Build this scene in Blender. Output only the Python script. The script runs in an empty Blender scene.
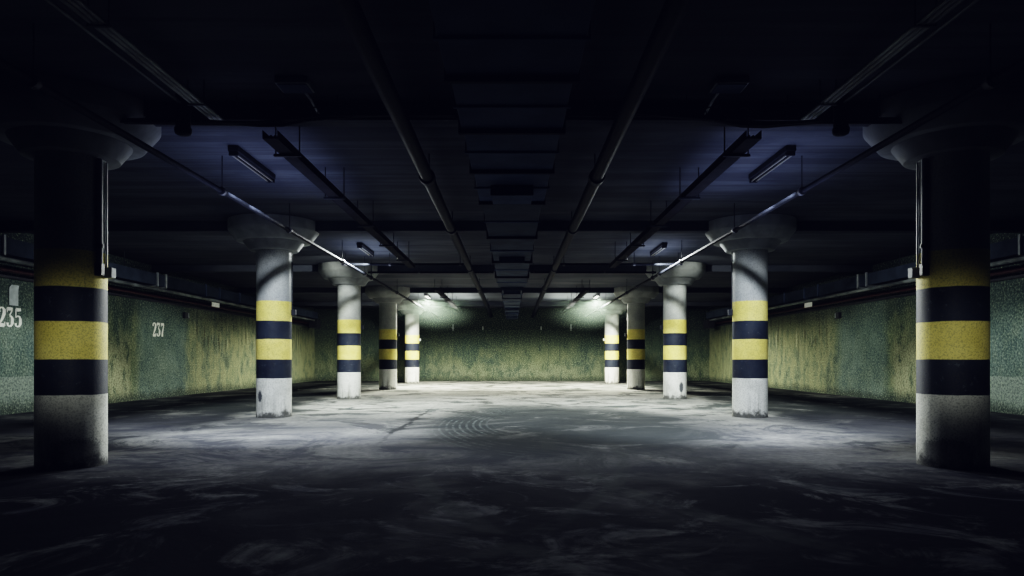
import bpy, bmesh, math, random
from mathutils import Vector, Matrix
random.seed(7)
scene = bpy.context.scene
COL = scene.collection
H = 1.2
CEIL = 4.08
BEAM = 3.88
XW = 11.0
YB = 39.0
YF = -5.0
CX = 5.0
ROWS = [7.95, 14.71, 21.47, 28.23, 34.99]

# ------------------------------------------------------------------ helpers
def obj(name, bm, mat, parent=None, smooth=False):
    me = bpy.data.meshes.new(name)
    bmesh.ops.recalc_face_normals(bm, faces=bm.faces)
    bm.to_mesh(me); bm.free()
    if smooth:
        me.polygons.foreach_set('use_smooth', [True] * len(me.polygons))
        try: me.set_sharp_from_angle(angle=math.radians(35))
        except Exception: pass
    o = bpy.data.objects.new(name, me)
    COL.objects.link(o)
    if mat: me.materials.append(mat)
    if parent:
        o.parent = parent
        o.matrix_parent_inverse = Matrix.Identity(4)
        o.location = -world_loc(parent)      # meshes are written in place coordinates
    return o
LOC = {}
def world_loc(o):
    return LOC.get(o.name, Vector((0, 0, 0)))
def tag(o, label, cat, group=None, kind=None):
    o['label'] = label; o['category'] = cat
    if group: o['group'] = group
    if kind: o['kind'] = kind
    return o
def thing(name, label, cat, loc, group=None):
    o = bpy.data.objects.new(name, None); COL.objects.link(o)
    o.empty_display_size = 0.2
    o.location = loc
    LOC[o.name] = Vector(loc)
    return tag(o, label, cat, group)
def sub(o, parent):                            # make o a sub-part of a part mesh
    o.parent = parent; o.location = (0, 0, 0); return o
def struct(name, bm, mat, smooth=False):
    o = obj(name, bm, mat, None, smooth); o['kind'] = 'structure'; return o

def box(bm, x0, x1, y0, y1, z0, z1, bev=0.0):
    r = bmesh.ops.create_cube(bm, size=1.0)
    vs = r['verts']
    bmesh.ops.scale(bm, verts=vs, vec=(abs(x1 - x0), abs(y1 - y0), abs(z1 - z0)))
    bmesh.ops.translate(bm, verts=vs, vec=((x0 + x1) / 2, (y0 + y1) / 2, (z0 + z1) / 2))
    if bev > 0:
        es = list({e for v in vs for e in v.link_edges})
        bmesh.ops.bevel(bm, geom=es, offset=bev, segments=2, affect='EDGES', profile=0.5)
def tube(bm, pts, r, n=12, caps=True):
    pts = [Vector(p) for p in pts]
    rings = []
    up0 = None
    for i, p in enumerate(pts):
        if i == 0: d = pts[1] - p
        elif i == len(pts) - 1: d = p - pts[i - 1]
        else: d = (pts[i + 1] - p).normalized() + (p - pts[i - 1]).normalized()
        d.normalize()
        if up0 is None:
            up0 = Vector((0, 0, 1)) if abs(d.z) < 0.9 else Vector((0, 1, 0))
        u = up0 - d * up0.dot(d)
        if u.length < 1e-4:
            u = Vector((1, 0, 0)) - d * d.x
        u.normalize(); up0 = u
        v = d.cross(u)
        rr = r[i] if isinstance(r, (list, tuple)) else r
        rings.append([bm.verts.new(p + (u * math.cos(a) + v * math.sin(a)) * rr)
                      for a in [2 * math.pi * k / n for k in range(n)]])
    for a, b in zip(rings, rings[1:]):
        for k in range(n):
            bm.faces.new((a[k], a[(k + 1) % n], b[(k + 1) % n], b[k]))
    if caps:
        bm.faces.new(rings[0]); bm.faces.new(rings[-1][::-1])
def lathe(bm, prof, cx, cy, n=64, cap=True):
    rings = []
    for (r, z) in prof:
        rings.append([bm.verts.new((cx + r * math.cos(2 * math.pi * k / n), cy + r * math.sin(2 * math.pi * k / n), z)) for k in range(n)])
    for a, b in zip(rings, rings[1:]):
        for k in range(n):
            bm.faces.new((a[k], a[(k + 1) % n], b[(k + 1) % n], b[k]))
    if cap:
        bm.faces.new(rings[0][::-1]); bm.faces.new(rings[-1])
def B(): return bmesh.new()

# ------------------------------------------------------------------ node helper
class N:
    def __init__(s, name):
        s.m = bpy.data.materials.new(name); s.m.use_nodes = True
        s.t = s.m.node_tree
        s.t.nodes.clear()
        s.out = s.t.nodes.new('ShaderNodeOutputMaterial')
        s.p = s.t.nodes.new('ShaderNodeBsdfPrincipled')
        s.t.links.new(s.p.outputs[0], s.out.inputs[0])
        g = s.t.nodes.new('ShaderNodeNewGeometry')
        s.pos = g.outputs['Position']
        sp = s.t.nodes.new('ShaderNodeSeparateXYZ')
        s.t.links.new(s.pos, sp.inputs[0])
        s.x, s.y, s.z = sp.outputs
    def put(s, sock, v):
        if isinstance(v, bpy.types.NodeSocket): s.t.links.new(v, sock)
        elif isinstance(v, (tuple, list)):
            sock.default_value = (*v, 1) if len(v) == 3 and len(sock.default_value) == 4 else v
        else: sock.default_value = v
    def math(s, op, a, b=0.0, c=0.0, clamp=False):
        n = s.t.nodes.new('ShaderNodeMath'); n.operation = op; n.use_clamp = clamp
        s.put(n.inputs[0], a); s.put(n.inputs[1], b); s.put(n.inputs[2], c)
        return n.outputs[0]
    def ramp(s, v, lo, hi, a=0.0, b=1.0, smooth=True):
        n = s.t.nodes.new('ShaderNodeMapRange')
        n.interpolation_type = 'SMOOTHSTEP' if smooth else 'LINEAR'
        n.clamp = True if hasattr(n, 'clamp') else True
        s.put(n.inputs['Value'], v); s.put(n.inputs['From Min'], lo); s.put(n.inputs['From Max'], hi)
        s.put(n.inputs['To Min'], a); s.put(n.inputs['To Max'], b)
        return n.outputs['Result']
    def scaled(s, sx, sy, sz, off=(0, 0, 0)):
        n = s.t.nodes.new('ShaderNodeMapping')
        s.t.links.new(s.pos, n.inputs['Vector'])
        n.inputs['Scale'].default_value = (sx, sy, sz); n.inputs['Location'].default_value = off
        return n.outputs[0]
    def noise(s, vec=None, scale=1.0, detail=4, rough=0.55, dist=0.0):
        n = s.t.nodes.new('ShaderNodeTexNoise')
        s.t.links.new(vec or s.pos, n.inputs['Vector'])
        n.inputs['Scale'].default_value = scale; n.inputs['Detail'].default_value = detail
        n.inputs['Roughness'].default_value = rough; n.inputs['Distortion'].default_value = dist
        return n.outputs[0]
    def mix(s, f, a, b, mode='MIX'):
        n = s.t.nodes.new('ShaderNodeMix'); n.data_type = 'RGBA'; n.blend_type = mode
        s.put(n.inputs[0], f); s.put(n.inputs[6], a); s.put(n.inputs[7], b)
        return n.outputs[2]
    def bump(s, h, strength=0.3, dist=0.02):
        n = s.t.nodes.new('ShaderNodeBump')
        n.inputs['Strength'].default_value = strength; n.inputs['Distance'].default_value = dist
        s.put(n.inputs['Height'], h)
        s.t.links.new(n.outputs[0], s.p.inputs['Normal'])
    def base(s, c): s.put(s.p.inputs['Base Color'], c)
    def set(s, rough=None, metal=None, spec=None):
        if rough is not None: s.put(s.p.inputs['Roughness'], rough)
        if metal is not None: s.put(s.p.inputs['Metallic'], metal)
        if spec is not None: s.put(s.p.inputs['Specular IOR Level'], spec)
    def emit(s, c, st):
        s.put(s.p.inputs['Emission Color'], c); s.p.inputs['Emission Strength'].default_value = st

def plain(name, c, rough=0.6, metal=0.0, var=0.35, scale=6.0, spec=0.25):
    n = N(name)
    f = n.noise(scale=scale, detail=5)
    d = tuple(v * (1 - var) for v in c)
    n.base(n.mix(n.ramp(f, 0.35, 0.65), d, c))
    n.set(rough, metal, spec)
    n.bump(n.noise(scale=scale * 8, detail=2), 0.08, 0.01)
    return n.m

# ------------------------------------------------------------------ materials
def wall_material(name, side):
    n = N(name)
    st = n.scaled(0.0, 2.6, 0.16) if side else n.scaled(2.6, 0.0, 0.16)
    st2 = n.scaled(0.0, 5.0, 0.45) if side else n.scaled(5.0, 0.0, 0.45)
    big = n.noise(scale=0.42, detail=5, rough=0.6)
    mid = n.noise(scale=1.7, detail=6, rough=0.65)
    blot = n.noise(n.scaled(1, 1, 0.6, (7, 2, 1)), 2.6, 6, 0.7)
    drip = n.noise(st, 1.0, 4, 0.65, 0.15)
    drip2 = n.noise(st2, 1.0, 6, 0.7, 0.35)
    c = n.mix(n.ramp(big, 0.38, 0.62), (0.075, 0.11, 0.085), (0.17, 0.20, 0.11))
    c = n.mix(n.ramp(blot, 0.45, 0.66, 0, 0.75), c, (0.26, 0.28, 0.155))
    c = n.mix(n.ramp(blot, 0.48, 0.30, 0, 0.85), c, (0.035, 0.058, 0.05))
    if side:
        # blue-grey painted stretches between the bays, and the drip-stained stretch further in
        m1 = n.math('MULTIPLY', n.ramp(n.y, 20.3, 20.9), n.ramp(n.y, 24.0, 23.2))
        m0 = n.ramp(n.y, 18.6, 18.2)
        mm = n.math('MAXIMUM', m1, m0)
        c = n.mix(n.math('MULTIPLY', mm, 0.78), c, n.mix(n.ramp(mid, 0.35, 0.65), (0.10, 0.145, 0.135), (0.17, 0.225, 0.20)))
        far = n.ramp(n.y, 23.4, 24.4)
        c = n.mix(n.math('MULTIPLY', far, n.ramp(blot, 0.35, 0.6, 0.15, 0.7)), c, (0.29, 0.30, 0.165))
        dm = n.math('MULTIPLY', far, n.math('MULTIPLY', n.ramp(n.z, 0.9, 2.0), n.ramp(mid, 0.38, 0.55)))
        c = n.mix(n.math('MULTIPLY', dm, n.ramp(drip2, 0.54, 0.66, 0, 0.85)), c, (0.52, 0.51, 0.34))
        c = n.mix(n.math('MULTIPLY', dm, n.ramp(drip2, 0.47, 0.36, 0, 0.85)), c, (0.055, 0.045, 0.025))
        # pale chalky patch beside the near column and lighter skirting coat
        pm = n.math('MULTIPLY', n.math('MULTIPLY', n.ramp(n.y, 18.6, 18.75), n.ramp(n.y, 20.3, 20.0)),
                    n.math('MULTIPLY', n.ramp(n.z, 2.2, 1.3), n.ramp(blot, 0.35, 0.55)))
        c = n.mix(n.math('MULTIPLY', pm, 0.8), c, (0.40, 0.40, 0.24))
        lo = n.math('MULTIPLY', n.ramp(n.z, 0.84, 0.80), n.ramp(n.y, 18.9, 18.7))
        c = n.mix(n.math('MULTIPLY', lo, 0.8), c, (0.28, 0.33, 0.28))
    else:
        c = n.mix(n.ramp(drip, 0.52, 0.66, 0, 0.4), c, (0.20, 0.225, 0.14))
        c = n.mix(n.ramp(drip, 0.46, 0.34, 0, 0.6), c, (0.04, 0.06, 0.05))
        c = n.mix(n.math('MULTIPLY', n.ramp(n.z, 1.3, 0.5), n.ramp(blot, 0.4, 0.6, 0, 0.7)), c, (0.27, 0.29, 0.19))
        c = n.mix(n.ramp(n.z, 0.9, 2.4, 0, 0.6), c, (0.03, 0.05, 0.045))  # end wall painted darker upward, where the lamps reach less
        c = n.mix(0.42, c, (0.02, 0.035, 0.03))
    # dirt creeping up from the floor, dark band under the ceiling services
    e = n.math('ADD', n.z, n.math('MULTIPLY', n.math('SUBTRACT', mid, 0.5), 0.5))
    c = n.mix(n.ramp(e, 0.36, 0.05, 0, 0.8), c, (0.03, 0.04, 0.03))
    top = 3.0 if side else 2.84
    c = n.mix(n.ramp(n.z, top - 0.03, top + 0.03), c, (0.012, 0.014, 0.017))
    c = n.mix(n.ramp(n.z, top - 1.1, top, 0, 0.7), c, (0.03, 0.042, 0.04))  # light fading towards the wall top, put into the colour
    g = n.noise(scale=20, detail=3, rough=0.8)
    c = n.mix(n.ramp(g, 0.40, 0.56, 0.55, 0.0), c, (0.012, 0.02, 0.014))
    c = n.mix(n.ramp(g, 0.52, 0.68, 0, 0.5), c, (0.42, 0.46, 0.31))
    n.base(c); n.set(0.9, spec=0.15)
    n.bump(n.math('ADD', g, blot), 0.6, 0.03)
    return n.m

def floor_material():
    n = N('stained_concrete')
    big = n.noise(scale=0.33, detail=6, rough=0.62, dist=0.4)
    mid = n.noise(n.scaled(0.62, 0.55, 1), 1.0, 8, 0.7, 0.8)
    strk = n.noise(n.scaled(0.42, 0.50, 1, (5, 9, 0)), 1.0, 8, 0.72, 1.2)
    fine = n.noise(scale=9, detail=4, rough=0.7)
    c = n.mix(n.ramp(big, 0.35, 0.65), (0.27, 0.27, 0.245), (0.47, 0.465, 0.425))
    c = n.mix(n.ramp(mid, 0.49, 0.40, 0, 0.92), c, (0.04, 0.045, 0.042))
    c = n.mix(n.ramp(strk, 0.47, 0.39, 0, 0.85), c, (0.045, 0.06, 0.06))
    c = n.mix(n.ramp(strk, 0.55, 0.68, 0, 0.5), c, (0.56, 0.56, 0.52))
    c = n.mix(n.ramp(fine, 0.35, 0.7, 0.4, 0), c, (0.08, 0.085, 0.075))
    ax = n.math('ABSOLUTE', n.x)
    # oily parking stalls along both walls
    wob = n.math('ADD', ax, n.math('MULTIPLY', n.math('SUBTRACT', big, 0.5), 2.6))
    stall = n.math('MULTIPLY', n.ramp(wob, 5.2, 6.2), n.ramp(n.y, 10.0, 13.5))
    c = n.mix(n.math('MULTIPLY', stall, n.ramp(mid, 0.66, 0.5, 0.6, 0.96)), c, (0.016, 0.019, 0.018))
    c = n.mix(n.math('MULTIPLY', n.ramp(n.y, 18.0, 10.5), n.ramp(strk, 0.6, 0.4, 0.35, 0.75)), c, (0.10, 0.10, 0.115))  # lane darkens towards the viewer, light fall-off put into the colour
    # slab before the first columns, its unlit darkness painted into the colour
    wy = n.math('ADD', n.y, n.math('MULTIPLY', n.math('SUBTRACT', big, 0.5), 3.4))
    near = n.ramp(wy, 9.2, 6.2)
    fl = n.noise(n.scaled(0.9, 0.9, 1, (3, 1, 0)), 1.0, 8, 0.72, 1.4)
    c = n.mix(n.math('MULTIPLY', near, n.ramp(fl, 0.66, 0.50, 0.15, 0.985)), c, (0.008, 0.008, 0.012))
    # dark rubbery turning area with paler arcs scrubbed into it
    dx = n.math('SUBTRACT', n.x, 1.0); dy = n.math('MULTIPLY', n.math('SUBTRACT', n.y, 13.2), 0.5)
    r = n.math('SQRT', n.math('ADD', n.math('MULTIPLY', dx, dx), n.math('MULTIPLY', dy, dy)))
    rr = n.math('ADD', r, n.math('MULTIPLY', n.math('SUBTRACT', mid, 0.5), 1.2))
    pool = n.math('MULTIPLY', n.ramp(rr, 3.4, 1.6), n.ramp(strk, 0.72, 0.52, 0.3, 1.0))
    c = n.mix(n.math('MULTIPLY', pool, 0.9), c, (0.030, 0.036, 0.036))
    ring = n.ramp(n.math('SINE', n.math('MULTIPLY', r, 52.0)), 0.1, 0.9)
    band = n.math('MULTIPLY', n.ramp(r, 1.3, 1.6), n.ramp(r, 2.7, 2.2))
    lobe = n.math('MULTIPLY', n.math('MULTIPLY', band, n.ramp(n.x, 0.6, -0.4)), n.ramp(mid, 0.36, 0.56))
    c = n.mix(n.math('MULTIPLY', lobe, 0.7), c, (0.035, 0.04, 0.04))
    c = n.mix(n.math('MULTIPLY', n.math('MULTIPLY', lobe, n.math('MULTIPLY', ring, n.ramp(fine, 0.4, 0.6))), 0.38), c, (0.30, 0.34, 0.32))
    # long curved tyre tracks through the drive lane
    for cxx, rad, w in ((9.5, 9.0, 0.16), (9.5, 10.7, 0.14), (-8.0, 9.4, 0.12)):
        ex = n.math('SUBTRACT', n.x, cxx); ey = n.math('SUBTRACT', n.y, 9.5)
        d = n.math('SQRT', n.math('ADD', n.math('MULTIPLY', ex, ex), n.math('MULTIPLY', ey, ey)))
        q = n.math('ABSOLUTE', n.math('SUBTRACT', d, rad))
        c = n.mix(n.math('MULTIPLY', n.ramp(q, w, w * 0.4), n.ramp(mid, 0.6, 0.45, 0.0, 0.5)), c, (0.06, 0.065, 0.06))
    # stained joint running down the lane
    wx = n.math('ADD', n.x, n.math('MULTIPLY', n.math('SUBTRACT', n.noise(scale=0.7, detail=6, rough=0.7), 0.5), 0.35))
    q = n.math('ABSOLUTE', n.math('ADD', wx, 1.95))
    cr = n.math('MULTIPLY', n.ramp(q, n.ramp(mid, 0.5, 0.35, 0.05, 0.22), 0.02), n.math('MULTIPLY', n.ramp(n.y, 9.8, 10.6), n.ramp(n.y, 20, 14)))
    c = n.mix(n.math('MULTIPLY', cr, n.ramp(mid, 0.60, 0.45, 0.25, 0.9)), c, (0.022, 0.024, 0.026))
    # dirt line along the end wall
    c = n.mix(n.ramp(n.y, 38.3, 38.95, 0, 0.9), c, (0.03, 0.035, 0.03))
    n.base(c)
    n.set(n.ramp(mid, 0.3, 0.6, 0.75, 0.95), spec=0.02)
    n.bump(n.math('ADD', fine, n.math('MULTIPLY', mid, 2.0)), 0.3, 0.02)
    return n.m

def ceiling_material():
    n = N('sooty_ceiling_concrete')
    b = n.noise(n.scaled(0.5, 1.4, 1), 0.7, 6, 0.65, 0.3)
    l = n.noise(n.scaled(0.12, 5.0, 1), 1.0, 3)
    c = n.mix(n.ramp(b, 0.35, 0.65), (0.024, 0.028, 0.040), (0.058, 0.063, 0.076))
    c = n.mix(n.ramp(l, 0.52, 0.44, 0, 0.5), c, (0.018, 0.019, 0.026))
    n.base(c); n.set(0.9, spec=0.2); n.bump(n.math('ADD', b, l), 0.3, 0.03)
    return n.m

def column_material():
    n = N('hazard_striped_column_paint')
    w = n.math('ADD', n.z, n.math('MULTIPLY', n.math('SUBTRACT', n.noise(scale=3.0, detail=3), 0.5), 0.02))
    big = n.noise(scale=2.2, detail=5, rough=0.6)
    fine = n.noise(scale=55, detail=3, rough=0.75)
    grey = n.mix(n.ramp(big, 0.3, 0.7), (0.32, 0.335, 0.33), (0.44, 0.45, 0.43))
    white = n.mix(n.ramp(big, 0.3, 0.6), (0.62, 0.62, 0.56), (0.84, 0.84, 0.78))
    yel = n.mix(n.ramp(big, 0.3, 0.7), (0.72, 0.61, 0.15), (0.85, 0.74, 0.23))
    nav = n.mix(n.ramp(big, 0.3, 0.7), (0.010, 0.013, 0.025), (0.020, 0.027, 0.043))
    nav = n.mix(n.ramp(n.noise(scale=9, detail=5, rough=0.75), 0.60, 0.70, 0, 0.35), nav, (0.16, 0.19, 0.22))
    def above(h): return n.ramp(w, h - 0.004, h + 0.004, smooth=False)
    c = white
    for h, col in ((0.81, nav), (1.20, yel), (1.62, nav), (2.00, yel), (2.41, grey)):
        c = n.mix(above(h), c, col)
    # grime towards the foot, vertical dirt runs
    run = n.noise(n.scaled(6, 6, 0.5), 1.0, 4, 0.6)
    e = n.math('ADD', n.z, n.math('MULTIPLY', n.math('SUBTRACT', n.noise(scale=4.5, detail=5, rough=0.7), 0.5), 0.55))
    c = n.mix(n.ramp(e, 0.16, 0.02, 0, 0.9), c, (0.05, 0.05, 0.045))
    c = n.mix(n.math('MULTIPLY', n.ramp(n.z, 0.75, 0.1), n.ramp(run, 0.5, 0.68, 0, 0.6)), c, (0.14, 0.135, 0.11))
    c = n.mix(n.ramp(fine, 0.54, 0.36, 0, 0.40), c, (0.04, 0.04, 0.03))
    # two knocked-off patches
    for px, py, pz, rx, rz in ((5.11, 21.13, 0.36, 0.075, 0.18), (-5.19, 14.41, 0.44, 0.06, 0.13), (-4.80, 7.65, 0.16, 0.26, 0.20), (4.80, 7.65, 0.16, 0.26, 0.20)):
        ax = n.math('DIVIDE', n.math('SUBTRACT', n.x, px), rx); az = n.math('DIVIDE', n.math('SUBTRACT', n.z, pz), rz)
        d = n.math('SQRT', n.math('ADD', n.math('MULTIPLY', ax, ax), n.math('MULTIPLY', az, az)))
        d = n.math('ADD', d, n.math('MULTIPLY', n.math('SUBTRACT', fine, 0.5), 0.9))
        m = n.math('MULTIPLY', n.ramp(d, 1.05, 0.7), n.ramp(n.math('ABSOLUTE', n.math('SUBTRACT', n.y, py)), 0.3, 0.2))
        c = n.mix(n.math('MULTIPLY', m, 0.9 if py > 10 else 0.6), c, (0.03, 0.035, 0.045))
    n.base(c); n.set(n.ramp(w, 0.80, 0.82, 0.8, 0.6), spec=0.2)
    n.bump(n.math('ADD', fine, big), 0.22, 0.012)
    return n.m

M = {}
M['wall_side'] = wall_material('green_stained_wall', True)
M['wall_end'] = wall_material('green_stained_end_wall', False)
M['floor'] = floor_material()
M['ceiling'] = ceiling_material()
M['column'] = column_material()
M['capital'] = plain('grey_capital_paint', (0.24, 0.25, 0.25), 0.8, 0, 0.3, 3)
M['dark_pipe'] = plain('dark_painted_pipe', (0.008, 0.009, 0.013), 0.6, 0.0, 0.4, 8, 0.03)
M['pale_pipe'] = plain('pale_grey_conduit', (0.42, 0.44, 0.47), 0.4, 0.2, 0.25, 8)
M['wall_pipe'] = plain('weathered_wall_pipe', (0.20, 0.22, 0.22), 0.45, 0.1, 0.7, 1.6)
M['red_pipe'] = plain('dull_red_pipe', (0.04, 0.014, 0.014), 0.5, 0.1, 0.4, 8)
M['column_conduit'] = plain('grey_column_conduit', (0.17, 0.18, 0.21), 0.6, 0.0, 0.25, 8, 0.1)
M['steel'] = plain('galvanised_duct_steel', (0.034, 0.043, 0.060), 0.8, 0.0, 0.3, 2.5, 0.05)
M['duct_lifted'] = plain('lifted_duct_steel', (0.07, 0.092, 0.15), 0.8, 0.0, 0.3, 2.5, 0.04)  # duct steel copy with raised colour, to show where no light reaches
M['bracket'] = plain('hanger_steel', (0.03, 0.033, 0.04), 0.7, 0.0, 0.3, 10, 0.08)
M['cable'] = plain('black_cable_rubber', (0.010, 0.010, 0.012), 0.6, 0.0, 0.3, 10)
M['tray'] = plain('brown_cable_trunking', (0.014, 0.013, 0.016), 0.8, 0.0, 0.35, 5, 0.04)
M['box_grey'] = plain('grey_box_plastic', (0.34, 0.36, 0.38), 0.6, 0.0, 0.2, 10)
M['box_dark'] = plain('dark_box_plastic', (0.03, 0.03, 0.035), 0.5, 0.0, 0.2, 10)
M['white_paint'] = plain('worn_white_stencil_paint', (0.95, 0.95, 0.88), 0.8, 0.0, 0.10, 14)
M['paper'] = plain('curled_grey_paper', (0.55, 0.60, 0.60), 0.8, 0.0, 0.2, 9)
M['fixture'] = plain('sooty_lamp_housing', (0.02, 0.021, 0.026), 0.8, 0.0, 0.3, 8, 0.04)
def tube_mat(name, c, st):
    n = N(name); n.base((0.012, 0.012, 0.015)); n.emit(c, st); n.set(0.3); return n.m
M['tube_dim'] = tube_mat('dim_fluorescent_tube', (0.55, 0.65, 1.0), 0.003)
M['tube_lit'] = tube_mat('lit_fluorescent_tube', (1.0, 1.0, 0.88), 6.0)

# ------------------------------------------------------------------ the room
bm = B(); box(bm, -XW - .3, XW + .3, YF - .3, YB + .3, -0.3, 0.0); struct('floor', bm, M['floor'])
bm = B(); box(bm, -XW - .3, XW + .3, YF - .3, YB + .3, CEIL, CEIL + .3); ceiling = struct('ceiling', bm, M['ceiling'])
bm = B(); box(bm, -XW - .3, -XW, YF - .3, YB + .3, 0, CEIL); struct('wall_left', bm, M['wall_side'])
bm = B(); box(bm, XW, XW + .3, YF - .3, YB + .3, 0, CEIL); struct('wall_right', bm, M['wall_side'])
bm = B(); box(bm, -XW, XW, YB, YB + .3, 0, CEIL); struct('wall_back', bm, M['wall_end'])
bm = B(); box(bm, -XW, XW, YF - .3, YF, 0, CEIL); struct('wall_front', bm, M['wall_end'])
for i, y in enumerate(ROWS):
    bm = B(); box(bm, -XW, XW, y - .12, y + .12, BEAM, CEIL, 0.012)
    struct('trim_%d' % (i + 1), bm, M['ceiling'])

# ------------------------------------------------------------------ columns
def col_label(i, s):
    side = 'left' if s < 0 else 'right'
    return [
        'largest column in the %s row, shadowed in front, nearest the viewer' % side,
        'second column of the %s row, yellow and navy bands above a pale scuffed foot' % side,
        'third column of the %s row, evenly lit, with a diagonal shadow under its capital' % side,
        'fourth column of the %s row, dim front with a bright lit inner edge' % side,
        'farthest column of the %s row, brightly lit, standing before the end wall' % side][i]
def make_column(i, s):
    x, y = s * CX, ROWS[i]
    t = thing('concrete_column', col_label(i, s), 'column', (x, y, 0), 'round striped columns in two rows')
    bm = B(); lathe(bm, [(0.358, 0.0), (0.356, 0.02), (0.355, 0.8), (0.355, 2.0), (0.355, 3.48)], x, y, 72)
    obj('shaft', bm, M['column'], t, True)
    bm = B()
    lathe(bm, [(0.36, 3.47), (0.475, 3.47), (0.49, 3.475), (0.607, 3.64), (0.615, 3.66)], x, y, 72)
    cap = obj('capital', bm, M['capital'], t, True)
    bm = B()
    lathe(bm, [(0.60, 3.655), (0.735, 3.655), (0.75, 3.66), (0.90, 3.86), (0.91, 3.88), (0.91, 4.079)], x, y, 72)
    sub(obj('drop_panel', bm, M['capital'], t, True), cap)
    # conduit, cable and junction box on the inner face
    inw = -s
    def at(deg, r):    # angle from the inward direction, negative = towards the viewer
        a = math.radians(deg)
        return (x + inw * math.cos(a) * r, y + math.sin(a) * r)
    px, py = at(-15, 0.387)
    far = i > 0
    if not far:
        bm = B(); tube(bm, [(px, py, 2.28), (px, py, 3.45)], 0.032, 14)
        pipe = obj('conduit', bm, M['column_conduit'], t, True)
        bm = B(); tube(bm, [(px, py, 2.45), (px, py, 2.49)], 0.045, 14)
        sub(obj('clamp', bm, M['box_dark'], t, True), pipe)
    px2, py2 = at(8, 0.367)
    bm = B(); tube(bm, [(px2, py2, 2.20), (px2, py2, 3.45)], 0.011, 10)
    obj('cable', bm, M['bracket' if far else 'column_conduit'], t, True)
    px3, py3 = at(10, 0.40)
    bm = B(); box(bm, px3 - .045, px3 + .045, py3 - .05, py3 + .05, 2.13, 2.25, 0.008)
    obj('junction_box', bm, M['box_grey' if i in (0, 4) else 'bracket'], t)
    if not far:
        px4, py4 = at(-15, 0.387)
        bm = B(); box(bm, px4 - .04, px4 + .04, py4 - .035, py4 + .035, 2.14, 2.28, 0.008)
        obj('socket', bm, M['box_dark'], t)
    return t
for i in range(5):
    for s in (-1, 1):
        make_column(i, s)

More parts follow.
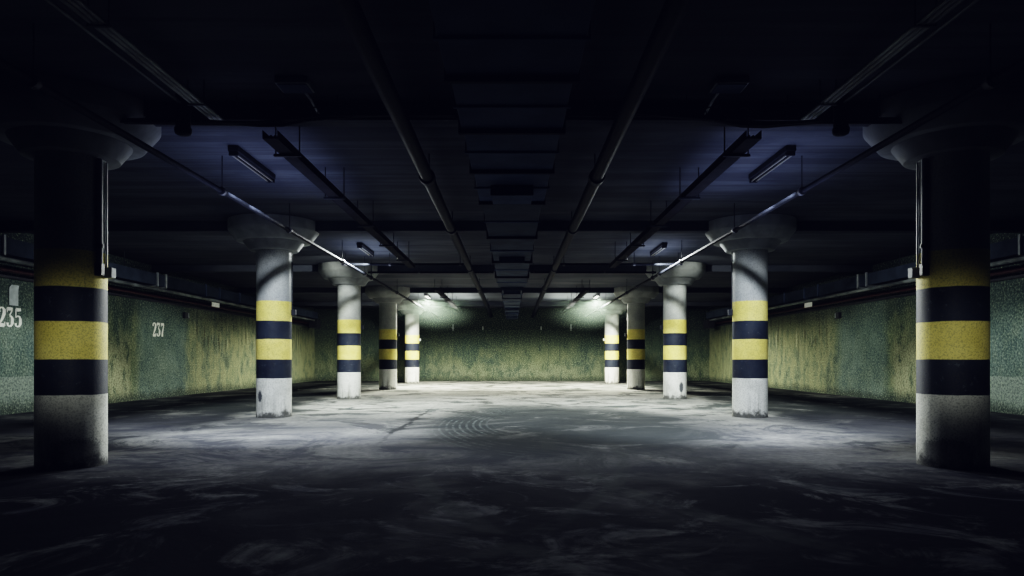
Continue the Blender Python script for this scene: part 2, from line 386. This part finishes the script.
# ------------------------------------------------------------------ long services under the ceiling
for s in (-1, 1):
    side = 'left' if s < 0 else 'right'
    # thick pipes either side of the central duct
    t = thing('ceiling_pipe', 'thick dark pipe running lengthwise just %s of the central duct' % side, 'pipe', (s * 1.16, 16, 3.7), 'thick pipes beside the duct')
    bm = B(); tube(bm, [(s * 1.16, -4, 3.70), (s * 1.16, 33.0, 3.70), (s * 1.16, 38.9, 3.60)], 0.085, 18)
    obj('pipe_run', bm, M['dark_pipe'], t, True)
    for y in (4.6, 9.6, 13.4, 19.2, 24.6, 32.9):
        bm = B(); tube(bm, [(s * 1.16, y - .07, 3.70), (s * 1.16, y + .07, 3.70)], 0.108, 18)
        obj('coupling', bm, M['bracket'], t, True)
        bm = B(); tube(bm, [(s * 1.16, y + .2, 3.78), (s * 1.16, y + .2, CEIL)], 0.010, 8)
        obj('hanger', bm, M['bracket'], t, True)
    # sprinkler line beside the columns
    t = thing('sprinkler_pipe', 'slim grey pipe running lengthwise along the %s column row' % side, 'pipe', (s * 4.10, 16, 3.58), 'slim pipes beside the column rows')
    bm = B(); tube(bm, [(s * 4.10, -4, 3.58), (s * 4.10, 38.9, 3.58)], 0.036, 14)
    obj('pipe_run', bm, M['dark_pipe'], t, True)
    for y in (6.0, 9.9, 12.9, 16.9, 19.5, 20.4, 25.0, 30.6, 33.6):
        bm = B(); tube(bm, [(s * 4.10, y - .035, 3.58), (s * 4.10, y + .035, 3.58)], 0.058, 14)
        obj('clamp', bm, M['box_dark'], t, True)
        bm = B(); tube(bm, [(s * 4.10, y, 3.62), (s * 4.10, y, CEIL)], 0.008, 8)
        obj('hanger', bm, M['bracket'], t, True)
    # cable trunking
    for y0, y1, where in ((7.7, 18.6, 'nearer'), (24.6, 37.0, 'farther')):
        t = thing('cable_trunking', '%s brown cable trunking hung lengthwise on the %s side' % (where, side), 'cable trunking', (s * 2.66, (y0 + y1) / 2, 3.62), 'cable trunkings beside the drive lane')
        bm = B()
        box(bm, s * 2.66 - .085, s * 2.66 + .085, y0, y1, 3.63, 3.642)
        box(bm, s * 2.66 - .085, s * 2.66 - .078, y0, y1, 3.63, 3.72)
        box(bm, s * 2.66 + .078, s * 2.66 + .085, y0, y1, 3.63, 3.72)
        obj('tray', bm, M['tray'], t)
        y = y0 + .6
        while y < y1:
            bm = B(); box(bm, s * 2.66 - .16, s * 2.66 + .16, y - .02, y + .02, 3.605, 3.632)
            h = obj('hanger', bm, M['bracket'], t)
            for e in (-1, 1):
                bm = B(); tube(bm, [(s * 2.66 + e * .14, y, 3.62), (s * 2.66 + e * .14, y, CEIL)], 0.008, 8)
                sub(obj('rod', bm, M['bracket'], t, True), h)
            y += 2.2
        for k, dx in enumerate((-.045, 0.0, .045)):
            bm = B(); tube(bm, [(s * 2.66 + dx, y0 + .02, 3.66), (s * 2.66 + dx, y1 - .02, 3.66)], 0.016, 8)
            obj('cable', bm, M['cable'], t, True)
    # bundle of conduits on the slab before the first beam
    t = thing('conduit_bundle', 'bundle of three thin conduits under the near ceiling, %s side' % side, 'conduit', (s * 3.25, 2, 3.85), 'conduit bundles on the near ceiling')
    for k in range(3):
        x = s * (3.20 + k * .05)
        bm = B(); tube(bm, [(x, -4, 3.845), (x, 7.80, 3.845)], 0.020, 10)
        obj('conduit', bm, M['wall_pipe'], t, True)
    for y in (1.5, 3.5, 5.5, 7.2):
        bm = B(); box(bm, s * 3.25 - .09, s * 3.25 + .09, y - .015, y + .015, 3.815, 3.825)
        h = obj('clip', bm, M['bracket'], t)
        for e in (-1, 1):
            bm = B(); tube(bm, [(s * 3.25 + e * .082, y, 3.82), (s * 3.25 + e * .082, y, CEIL - .002)], 0.006, 8)
            sub(obj('rod', bm, M['bracket'], t, True), h)
    t = thing('drain_feed_pipe', 'thin pipe leading to the capped drain stub on the %s' % side, 'pipe', (s * 3.5, 3, 3.91), 'thin pipes leading to the drain stubs')
    bm = B(); tube(bm, [(s * 3.5, -4, 3.91), (s * 3.5, 7.37, 3.91)], 0.016, 10)
    obj('pipe_run', bm, M['wall_pipe'], t, True)
    for y in (2.5, 5.2):
        bm = B(); tube(bm, [(s * 3.5, y, 3.91), (s * 3.5, y, CEIL)], 0.008, 8)
        obj('hanger', bm, M['bracket'], t, True)
    # drain stub
    t = thing('ceiling_drain_stub', 'dark capped drain pipe hanging from the ceiling beside the %s near column' % side, 'drain pipe', (s * 3.50, 7.45, 3.6), 'drain stubs')
    bm = B(); tube(bm, [(s * 3.50, 7.45, 4.078), (s * 3.50, 7.45, 3.64)], 0.075, 20)
    p = obj('pipe_run', bm, M['tray'], t, True)
    bm = B(); lathe(bm, [(0.05, 3.585), (0.078, 3.60), (0.086, 3.625), (0.086, 3.66), (0.078, 3.668)], s * 3.50, 7.45, 24)
    obj('end_cap', bm, M['dark_pipe'], t, True)
    # small box on the slab with a stub conduit
    t = thing('ceiling_box', 'small grey ceiling box with a short conduit, %s side' % side, 'ceiling box', (s * 2.25, 7.3, 4.0), 'small boxes on the near ceiling')
    bm = B(); box(bm, s * 2.25 - .17, s * 2.25 + .17, 7.12, 7.40, 4.015, 4.079, 0.01)
    obj('body', bm, M['wall_pipe'], t)
    bm = B(); box(bm, s * 2.25 - .15, s * 2.25 + .15, 7.14, 7.38, 4.004, 4.016, 0.004)
    obj('cover', bm, M['duct_lifted'], t)
    bm = B(); tube(bm, [(s * 2.19, 7.38, 4.03), (s * 2.17, 7.55, 4.0), (s * 2.15, 7.78, 3.93)], 0.014, 10)
    obj('conduit', bm, M['pale_pipe'], t, True)
    # cross cables in front of the first beam
    t = thing('cross_cable', 'sagging black cable bundle slung across the ceiling on the %s' % side, 'cable', (s * 1.9, 7.6, 3.8), 'sagging cable bundles')
    pts = [(s * 4.3, 7.62, 3.80), (s * 3.4, 7.62, 3.79), (s * 2.75, 7.62, 3.76), (s * 2.5, 7.62, 3.77), (s * 2.2, 7.62, 3.83), (s * 1.4, 7.62, 3.865), (s * 0.62, 7.62, 3.88)]
    for k in range(3):
        bm = B(); tube(bm, [(p[0], p[1] - .02 + .02 * k, p[2] + .022 * math.sin(3 * k + p[0] * 2)) for p in pts], 0.018, 8)
        obj('cable', bm, M['cable'], t, True)
    bm = B()
    for k, xx in enumerate((2.05, 2.14, 2.23, 2.40, 2.52)):
        a = .05 + .02 * (k % 3)
        tube(bm, [(s * (xx + .06 * math.cos(q)), 7.60, 3.87 + a * math.sin(q)) for q in [j * math.pi / 8 for j in range(-3, 12)]], 0.008, 8)
    obj('cable_loop', bm, M['cable'], t, True)
    bm = B(); box(bm, s * 2.40 - .08, s * 2.40 + .08, 7.52, 7.60, 3.78, 3.88, 0.008)
    obj('junction_box', bm, M['tray'], t)
    for xx in (0.9, 1.9, 3.0, 4.0):
        bm = B(); tube(bm, [(s * xx, 7.62, 3.85), (s * xx, 7.62, CEIL)], 0.007, 8)
        obj('hanger', bm, M['bracket'], t, True)
    # cross pipes in the second bay
    for y, z, x0, x1, lab in ((18.9, 3.77, 1.30, 4.6, 'nearer'), (20.9, 3.80, 0.55, 4.3, 'farther')):
        t = thing('cross_pipe', '%s slim pipe crossing the ceiling before the %s third column' % (lab, side), 'pipe', (s * (x0 + x1) / 2, y, z), 'slim pipes crossing the ceiling')
        bm = B(); tube(bm, [(s * x0, y, z), (s * x1, y, z)], 0.028, 12)
        obj('pipe_run', bm, M['dark_pipe'], t, True)
        for xx in (x0 + .1, (x0 + x1) / 2 + .35, x1 - .1):
            bm = B(); tube(bm, [(s * xx, y, z), (s * xx, y, CEIL)], 0.009, 8)
            h = obj('hanger', bm, M['bracket'], t, True)
            bm = B(); tube(bm, [(s * xx - .03, y, z), (s * xx + .03, y, z)], 0.045, 12)
            sub(obj('clamp', bm, M['box_dark'], t, True), h)

# central duct
t = thing('ventilation_duct', 'long sectional metal ventilation duct down the middle of the ceiling', 'duct', (0, 16, 3.6))
secs = [(-4.0, 1.6, .535), (1.6, 4.3, .535), (4.3, 5.7, .535), (5.7, 7.0, .505), (7.0, 8.5, .49), (8.5, 10.2, .47), (10.2, 13.1, .44), (13.1, 16.4, .43),
        (16.4, 19.4, .43), (19.4, 22.2, .43), (22.2, 25.3, .33), (25.3, 28.4, .33), (28.4, 31.2, .32), (31.2, 34.4, .32), (34.4, 38.9, .31)]
for k, (y0, y1, hw) in enumerate(secs):
    zb = 3.50 if y0 < 22 else 3.42
    bm = B(); box(bm, -hw, hw, y0, y1, zb, 3.875, 0.008)
    # cross-broken stiffening ribs pressed into the underside
    obj('duct_section', bm, M['steel'] if y0 > 10 else M['duct_lifted'], t)
    bm = B()
    f = .045 if y0 < 22 else .03
    box(bm, -hw - f, hw + f, y0 - .022, y0 + .022, zb - f, zb)
    box(bm, -hw - f, -hw, y0 - .022, y0 + .022, zb, 3.87)
    box(bm, hw, hw + f, y0 - .022, y0 + .022, zb, 3.87)
    obj('flange', bm, M['tray'] if y0 < 22 else M['steel'], t)
    ym = (y0 + y1) / 2
    h = None
    bm = B()
    box(bm, -hw - .03, hw + .03, ym - .015, ym + .015, zb - .02, zb)
    h = obj('hanger', bm, M['duct_lifted'], t)
    for e in (-1, 1):
        bm = B(); tube(bm, [(e * (hw + .022), ym, zb - .015), (e * (hw + .022), ym, CEIL)], 0.007, 8)
        sub(obj('rod', bm, M['bracket'], t, True), h)
for y0, hw, d in ((9.25, .27, .55), (15.7, .27, .55), (22.35, .26, .5), (29.8, .28, .5), (32.6, .28, .5), (35.3, .24, .5)):
    zb = 3.50 if y0 < 22 else 3.42
    bm = B(); box(bm, -hw, hw, y0, y0 + d, zb - .13, zb, 0.008)
    g = obj('outlet_box', bm, M['duct_lifted'] if y0 < 12 else M['steel'], t)
    bm = B()
    for e in (-1, 1): box(bm, e * hw - .012, e * hw + .012, y0 - .014, y0, zb - .135, zb)
    box(bm, -hw, hw, y0 - .014, y0, zb - .022, zb)
    box(bm, -hw, hw, y0 - .014, y0, zb - .135, zb - .115)
    sub(obj('grille_frame', bm, M['steel'], t), g)
    bm = B()
    for k in range(4): box(bm, -hw + .012, hw - .012, y0 - .008, y0, zb - .105 + k * .021, zb - .099 + k * .021)
    sub(obj('louvre', bm, M['duct_lifted'], t), g)

# ------------------------------------------------------------------ services along the side walls
for s in (-1, 1):
    side = 'left' if s < 0 else 'right'
    t = thing('wall_duct', 'flat metal duct along the top of the %s side wall' % side, 'duct', (s * 10.5, 16, 3.5), 'flat ducts along the side walls')
    ys = [-4, 2.0, 6.5, 11.0, 14.1, 17.0, 20.2, 20.7, 23.4, 24.5, 26.3, 29.0, 32.5, 37.0]
    for k, (y0, y1) in enumerate(zip(ys, ys[1:])):
        bm = B(); box(bm, s * 10.25, s * 10.95, y0 + .004, y1 - .004, 3.34, 3.68, 0.006)
        obj('duct_section', bm, M['steel'], t)
        bm = B()
        box(bm, s * 10.21, s * 10.25, y0 - .03, y0 + .03, 3.30, 3.72)
        box(bm, s * 10.21, s * 10.95, y0 - .03, y0 + .03, 3.30, 3.34)
        obj('flange', bm, M['pale_pipe'] if k in (4, 6, 7) else M['duct_lifted'], t)
    for y in (5, 12.5, 18.6, 22, 27.6, 31):
        for xx in (10.3, 10.9):
            bm = B(); tube(bm, [(s * xx, y, 3.66), (s * xx, y, CEIL)], 0.009, 8)
            obj('hanger', bm, M['bracket'], t, True)
    t = thing('wall_pipe', 'pale pipe running beneath the flat duct on the %s wall' % side, 'pipe', (s * 10.3, 16, 3.27), 'pale pipes beneath the wall ducts')
    bm = B(); tube(bm, [(s * 10.35, -4, 3.25), (s * 10.35, 36.8, 3.25)], 0.05, 14)
    obj('pipe_run', bm, M['wall_pipe'], t, True)
    for y in (3, 8, 13, 17, 21, 25.8, 30, 35):
        bm = B(); box(bm, s * 10.35 - .02, s * 10.99, y - .02, y + .02, 3.185, 3.205)
        obj('bracket', bm, M['bracket'], t)
    bm = B(); box(bm, s * 10.2, s * 10.6, 36.6, 37.3, 2.85, 3.28, 0.01)
    obj('end_box', bm, M['box_dark'], t)
    t = thing('wall_pipe', 'dull red pipe lowest of the services on the %s wall' % side, 'pipe', (s * 10.7, 16, 3.1), 'red pipes on the side walls')
    bm = B(); tube(bm, [(s * 10.75, -4, 3.10), (s * 10.75, 38.9, 3.10)], 0.045, 14)
    obj('pipe_run', bm, M['red_pipe'], t, True)
    for y in (2, 6, 10, 14, 18, 22, 26, 30, 34):
        bm = B(); box(bm, s * 10.72, s * 10.998, y - .02, y + .02, 3.04, 3.06)
        obj('bracket', bm, M['bracket'], t)
    o = thing('cable_channel', 'dark cable channel along the %s wall below the pipes' % side, 'cable channel', (s * 10.97, 16, 3.0), 'dark cable channels')
    bm = B(); box(bm, s * 10.93, s * 10.999, -4, 38.9, 2.97, 3.03, 0.005)
    obj('channel', bm, M['box_dark'], o)
    # white plate hung under the pale pipe
    t = thing('white_plate', 'small white plate under the pale pipe on the %s wall' % side, 'plate', (s * 10.3, 24.6, 3.1), 'white plates under the pipes')
    bm = B(); box(bm, s * 10.34, s * 10.36, 24.15, 24.75, 3.03, 3.185, 0.004)
    obj('plate', bm, M['white_paint'], t)
    bm = B(); box(bm, s * 10.345, s * 10.355, 24.4, 24.5, 3.185, 3.205)
    obj('clip', bm, M['bracket'], t)
    # small switch box on the wall
    t = thing('switch_box', 'tiny dark switch box on the %s wall beside the drip stains' % side, 'switch box', (s * 10.95, 23.5, 2.68), 'switch boxes on the side walls')
    bm = B(); box(bm, s * 10.90, s * 10.999, 23.36, 23.64, 2.58, 2.78, 0.01)
    obj('body', bm, M['box_dark'], t)
    bm = B(); box(bm, s * 10.895, s * 10.90, 23.58, 23.63, 2.60, 2.76)
    obj('cover', bm, M['box_grey'], t)

# ------------------------------------------------------------------ stencilled bay numbers and paper on the left wall
GL = {   # strokes: (points, widths) in a 0.6 x 1 cell
 '2': [([(0.08, .74), (0.09, .88), (0.22, .965), (0.38, .95), (0.485, .84), (0.48, .68), (0.38, .48), (0.20, .24), (0.09, .10)], [.13, .10, .06, .08, .17, .19, .15, .09, .07]),
       ([(0.05, .075), (0.30, .085), (0.50, .075)], [.15, .15, .15]), ([(0.50, .05), (0.53, .26)], [.10, .03])],
 '3': [([(0.06, .92), (0.30, .93), (0.50, .92)], [.14, .13, .12]), ([(0.06, .97), (0.06, .74)], [.08, .03]), ([(0.48, .90), (0.26, .60)], [.07, .06]),
       ([(0.24, .58), (0.38, .55), (0.47, .42), (0.47, .22), (0.38, .08), (0.20, .04), (0.09, .10), (0.08, .22)], [.06, .09, .17, .18, .10, .06, .09, .14])],
 '5': [([(0.10, .92), (0.30, .92), (0.52, .94)], [.15, .14, .12]), ([(0.10, .96), (0.09, .50)], [.06, .06]),
       ([(0.10, .52), (0.26, .60), (0.40, .56), (0.475, .42), (0.475, .22), (0.38, .08), (0.20, .04), (0.09, .10), (0.08, .22)], [.05, .06, .10, .17, .18, .10, .06, .09, .14])],
 '7': [([(0.06, .91), (0.30, .92), (0.53, .91)], [.17, .15, .14]), ([(0.06, .98), (0.06, .72)], [.08, .03]), ([(0.50, .88), (0.36, .55), (0.26, .28), (0.24, .02)], [.07, .12, .17, .20])],
}
def digit(bm, ch, y0, z0, w, h, x):
    for pts, ws in GL[ch]:
        P = [Vector((p[0] * w / 0.6, p[1] * h)) for p in pts]
        L = []; R = []
        for i, p in enumerate(P):
            d = (P[min(i + 1, len(P) - 1)] - P[max(i - 1, 0)]).normalized()
            q = Vector((-d.y, d.x)) * min(ws[i] * 1.25, ws[i] + .035) * h * 0.5
            L.append(p + q); R.append(p - q)
        for i in range(len(P) - 1):
            qs = [L[i], L[i + 1], R[i + 1], R[i]]
            lo = [bm.verts.new((x, y0 + v.x, z0 + v.y)) for v in qs]
            hi = [bm.verts.new((x + .002, y0 + v.x, z0 + v.y)) for v in qs]
            bm.faces.new(lo); bm.faces.new(hi)
            for k in range(4): bm.faces.new((lo[k], lo[(k + 1) % 4], hi[(k + 1) % 4], hi[k]))
def number(txt, y0, z0, label):
    t = thing('painted_number', label, 'painted number', (-XW, y0, z0), 'painted bay numbers')
    for k, ch in enumerate(txt):
        bm = B(); digit(bm, ch, y0 + k * .25, z0, .225, .43, -XW + .001 + .0006 * k)
        obj('digit', bm, M['white_paint'], t)
number('235', 14.98, 1.91, 'white stencilled number 235 on the wall below a paper sheet')
number('237', 21.42, 1.91, 'white stencilled number 237 on the wall between two columns')
t = bm = B()
vs = []
for i in range(7):
    for j in range(9):
        u, v = i / 6, j / 8
        yy = 15.30 + u * .28 + (.05 if v > .9 and u < .3 else 0)
        zz = 2.39 + v * .45
        xx = -XW + .012 + .018 * math.sin(u * 3.1) * (0.4 + v) + .03 * max(0, v - .8) * 3
        vs.append(bm.verts.new((xx, yy, zz)))
for i in range(6):
    for j in range(8):
        a = i * 9 + j
        bm.faces.new((vs[a], vs[a + 9], vs[a + 10], vs[a + 1]))
tag(obj('paper_sheet', bm, M['paper'], None, True), 'curled pale paper sheet stuck on the wall above number 235', 'paper')

# small fittings high on the end wall
for s in (-1, 1):
    for x, z, what in ((3.28, 2.95, 'larger'), (1.62, 2.93, 'smaller')):
        side = 'left' if s < 0 else 'right'
        t = thing('wall_fitting', '%s pale pipe fitting high on the end wall, %s half' % (what, side), 'pipe fitting', (s * x, YB, z), 'fittings on the end wall')
        k = 1.0 if what == 'larger' else .55
        bm = B(); tube(bm, [(s * x, YB - .06, z - .16 * k), (s * x, YB - .06, z + .20 * k)], 0.03, 10)
        obj('pipe_run', bm, M['pale_pipe'], t, True)
        bm = B(); box(bm, s * x - .06 * k, s * x + .06 * k, YB - .08, YB - .001, z - .03, z + .03, 0.005)
        obj('bracket', bm, M['box_grey'], t)

# ------------------------------------------------------------------ lamps and added fill lights
LX = 3.75
def light(kind, name, loc, power, color, radius=0.04, **kw):
    d = bpy.data.lights.new(name, kind); d.energy = power; d.color = color
    if kind in ('POINT', 'SPOT'): d.shadow_soft_size = radius
    for k, v in kw.items(): setattr(d, k, v)
    o = bpy.data.objects.new(name, d); COL.objects.link(o); o.location = loc
    return o
def fixture(s, y0, y1, lit, label):
    t = thing('ceiling_lamp', label, 'lamp', (s * LX, (y0 + y1) / 2, 4.0), 'ceiling lamps along the column rows')
    bm = B(); box(bm, s * LX - .07, s * LX + .07, y0, y1, 4.0, 4.078, 0.01)
    obj('housing', bm, M['fixture'], t)
    for e in (-1, 1):
        bm = B(); tube(bm, [(s * LX + e * .035, y0 + .05, 3.965), (s * LX + e * .035, y1 - .05, 3.965)], 0.013, 10)
        obj('lamp_tube', bm, M['tube_lit' if lit else 'tube_dim'], t, True)
    for yy in (y0 + .03, y1 - .03):
        bm = B(); box(bm, s * LX - .06, s * LX + .06, yy - .02, yy + .02, 3.945, 4.0, 0.006)
        obj('end_cap', bm, M['fixture'], t)
PA, PB, PC = 1120, 1350, 3900
def down(name, loc, power, color, size=176, blend=0.15, tilt=0.0, r=0.04):
    o = light('SPOT', name, loc, power, color, r, spot_size=math.radians(size), spot_blend=blend)
    o.rotation_euler = (math.radians(tilt), 0, 0)
    return o
def up(name, loc, power, color, sx, sy):
    o = light('AREA', name, loc, power, color, shape='RECTANGLE', size=sx, size_y=sy)
    o.rotation_euler = (math.pi, 0, 0)
for s in (-1, 1):
    side = 'left' if s < 0 else 'right'
    fixture(s, 9.4, 10.9, False, 'dim batten lamp in the first bay beside the %s column row' % side)
    fixture(s, 17.2, 18.7, False, 'dim batten lamp in the second bay beside the %s column row' % side)
    fixture(s, 30.3, 31.8, True, 'glaring batten lamp near the %s farthest column' % side)
    for dy in (-.4, .4):
        down('lamp_light_near', (s * LX, 10.3 + dy, 3.85), PA / 2, (0.82, 0.90, 1.0), 98, 0.45, 38)
        down('lamp_light_middle', (s * LX, 18.0 + dy, 3.85), PB / 2, (0.92, 0.98, 0.96), 152, 0.15, -15)
        down('lamp_light_far', (s * LX, 31.0 + dy, 3.85), PC / 2, (1.0, 1.0, 0.86), 168, 0.35)
    up('ceiling_fill_near', (s * 3.6, 10.4, 3.30), 24, (0.55, 0.64, 1.0), 1.6, 3.2)  # these upward fills are added for the ceiling, without fixtures
    up('ceiling_fill_middle', (s * 3.75, 18.2, 3.60), 20, (0.7, 0.8, 1.0), 1.0, 2.4)
    up('ceiling_fill_far', (s * 3.0, 31.4, 3.62), 260, (0.95, 1.0, 0.82), 2.4, 4.0)
    def aim(name, loc, to, power, color, size, blend, r=0.05):  # added spots with no fixture, filling columns, walls and floor
        q = light('SPOT', name, loc, power, color, r, spot_size=math.radians(size), spot_blend=blend)
        q.rotation_euler = (Vector(to) - Vector(loc)).to_track_quat('-Z', 'Y').to_euler()
    aim('column_fill', (s * LX, 18.0, 3.85), (s * 6.0, 21.1, 2.0), 430, (0.92, 0.98, 0.96), 54, 0.35, 0.04)
    aim('wall_fill', (s * LX, 18.6, 3.80), (s * 11.0, 24.6, 1.2), 950, (0.95, 1.0, 0.88), 60, 0.8)
    aim('near_wall_fill', (s * LX, 17.2, 3.80), (s * 11.0, 17.4, 1.2), 620, (0.93, 1.0, 0.95), 74, 0.8)
    aim('end_wall_fill', (s * LX, 31.6, 3.80), (s * 11.0, 36.8, 0.9), 620, (0.97, 1.0, 0.85), 62, 0.8)
    aim('corner_fill', (s * LX, 31.4, 3.80), (s * 8.9, 39.0, 1.3), 560, (0.97, 1.0, 0.85), 36, 0.6)
    aim('floor_fill', (s * LX, 10.3, 3.80), (s * 2.4, 8.6, 0.0), 190, (0.70, 0.78, 1.0), 96, 1.0)
    # added spot, no fixture, that rims the inner side of the near column
    sp = light('SPOT', 'rim_spot', (-s * 0.4, 20.0, 3.35), 4600, (0.95, 1.0, 0.95), 0.15, spot_size=math.radians(16), spot_blend=0.6)
    sp.rotation_euler = (Vector((s * 4.75, 7.95, 1.7)) - Vector(sp.location)).to_track_quat('-Z', 'Y').to_euler()
    # unseen added spot behind the viewer that grazes the near column
    sp = light('SPOT', 'column_spot', (0, -3.0, 1.9), 1450, (0.95, 1.0, 0.92), 0.3, spot_size=math.radians(8), spot_blend=1.0)
    d = Vector((s * 4.8, 7.65, 1.35)) - Vector(sp.location)
    sp.rotation_euler = d.to_track_quat('-Z', 'Y').to_euler()
light('POINT', 'blue_fill', (0, -2.5, 2.6), 5, (0.35, 0.45, 1.0), 0.4)  # added faint blue fill behind the viewer, no fixture

# ------------------------------------------------------------------ haze hanging round the far lamps
def haze_material(s):
    m = bpy.data.materials.new('lamp_haze'); m.use_nodes = True
    t = m.node_tree; t.nodes.clear()
    out = t.nodes.new('ShaderNodeOutputMaterial'); v = t.nodes.new('ShaderNodeVolumeScatter')
    v.inputs['Color'].default_value = (0.70, 0.92, 0.76, 1); v.inputs['Anisotropy'].default_value = 0.2
    g = t.nodes.new('ShaderNodeNewGeometry')
    mp = t.nodes.new('ShaderNodeMapping'); mp.vector_type = 'POINT'
    sx, sy, sz = 1 / 2.3, 1 / 3.2, 1 / 1.15
    mp.inputs['Scale'].default_value = (sx, sy, sz)
    mp.inputs['Location'].default_value = (-s * 3.3 * sx, -31.3 * sy, -3.5 * sz)
    t.links.new(g.outputs['Position'], mp.inputs['Vector'])
    ln = t.nodes.new('ShaderNodeVectorMath'); ln.operation = 'LENGTH'
    t.links.new(mp.outputs[0], ln.inputs[0])
    r = t.nodes.new('ShaderNodeMapRange'); r.interpolation_type = 'SMOOTHSTEP'
    r.inputs['From Min'].default_value = 1.0; r.inputs['From Max'].default_value = 0.1
    r.inputs['To Min'].default_value = 0.0; r.inputs['To Max'].default_value = 0.013
    t.links.new(ln.outputs['Value'], r.inputs['Value'])
    t.links.new(r.outputs['Result'], v.inputs['Density'])
    t.links.new(v.outputs[0], out.inputs['Volume'])
    return m
for s in (-1, 1):
    bm = B(); bmesh.ops.create_icosphere(bm, subdivisions=3, radius=1.0)
    for q in bm.verts: q.co = Vector((s * 3.3 + q.co.x * 2.3, 31.3 + q.co.y * 3.2, min(3.5 + q.co.z * 1.15, 4.06)))
    o = obj('lamp_haze', bm, haze_material(s), None, True)
    tag(o, 'pale greenish haze glowing around the lamp before the %s farthest column' % ('left' if s < 0 else 'right'), 'haze', None, 'stuff')

# ------------------------------------------------------------------ world, camera, colour
w = bpy.data.worlds.new('World'); scene.world = w; w.use_nodes = True
w.node_tree.nodes['Background'].inputs[0].default_value = (0.01, 0.012, 0.03, 1)
w.node_tree.nodes['Background'].inputs[1].default_value = 0.3
cd = bpy.data.cameras.new('camera'); cam = bpy.data.objects.new('camera', cd); COL.objects.link(cam)
cam.location = (0, 0, H); cam.rotation_euler = (math.radians(90), 0, 0)
cd.sensor_width = 36; cd.lens = 700 * 36 / 1024; cd.shift_y = 71.5 / 1024
cd.clip_start = 0.05; cd.clip_end = 200
scene.camera = cam
vs_ = scene.view_settings
for vt in ('Filmic', 'AgX', 'Standard'):
    try: vs_.view_transform = vt; break
    except Exception: pass
for lk in ('High Contrast', 'Filmic - High Contrast', 'None'):
    try: vs_.look = lk; break
    except Exception: pass
vs_.exposure = 0.0
try:
    vs_.use_curve_mapping = True
    cm = vs_.curve_mapping
    cm.black_level = (-0.0015, -0.0016, -0.0068)
    cm.update()
except Exception as e:
    print('curves', e)
try:
    scene.cycles.use_denoising = True
    scene.cycles.max_bounces = 8
    scene.cycles.sample_clamp_indirect = 6
except Exception: pass
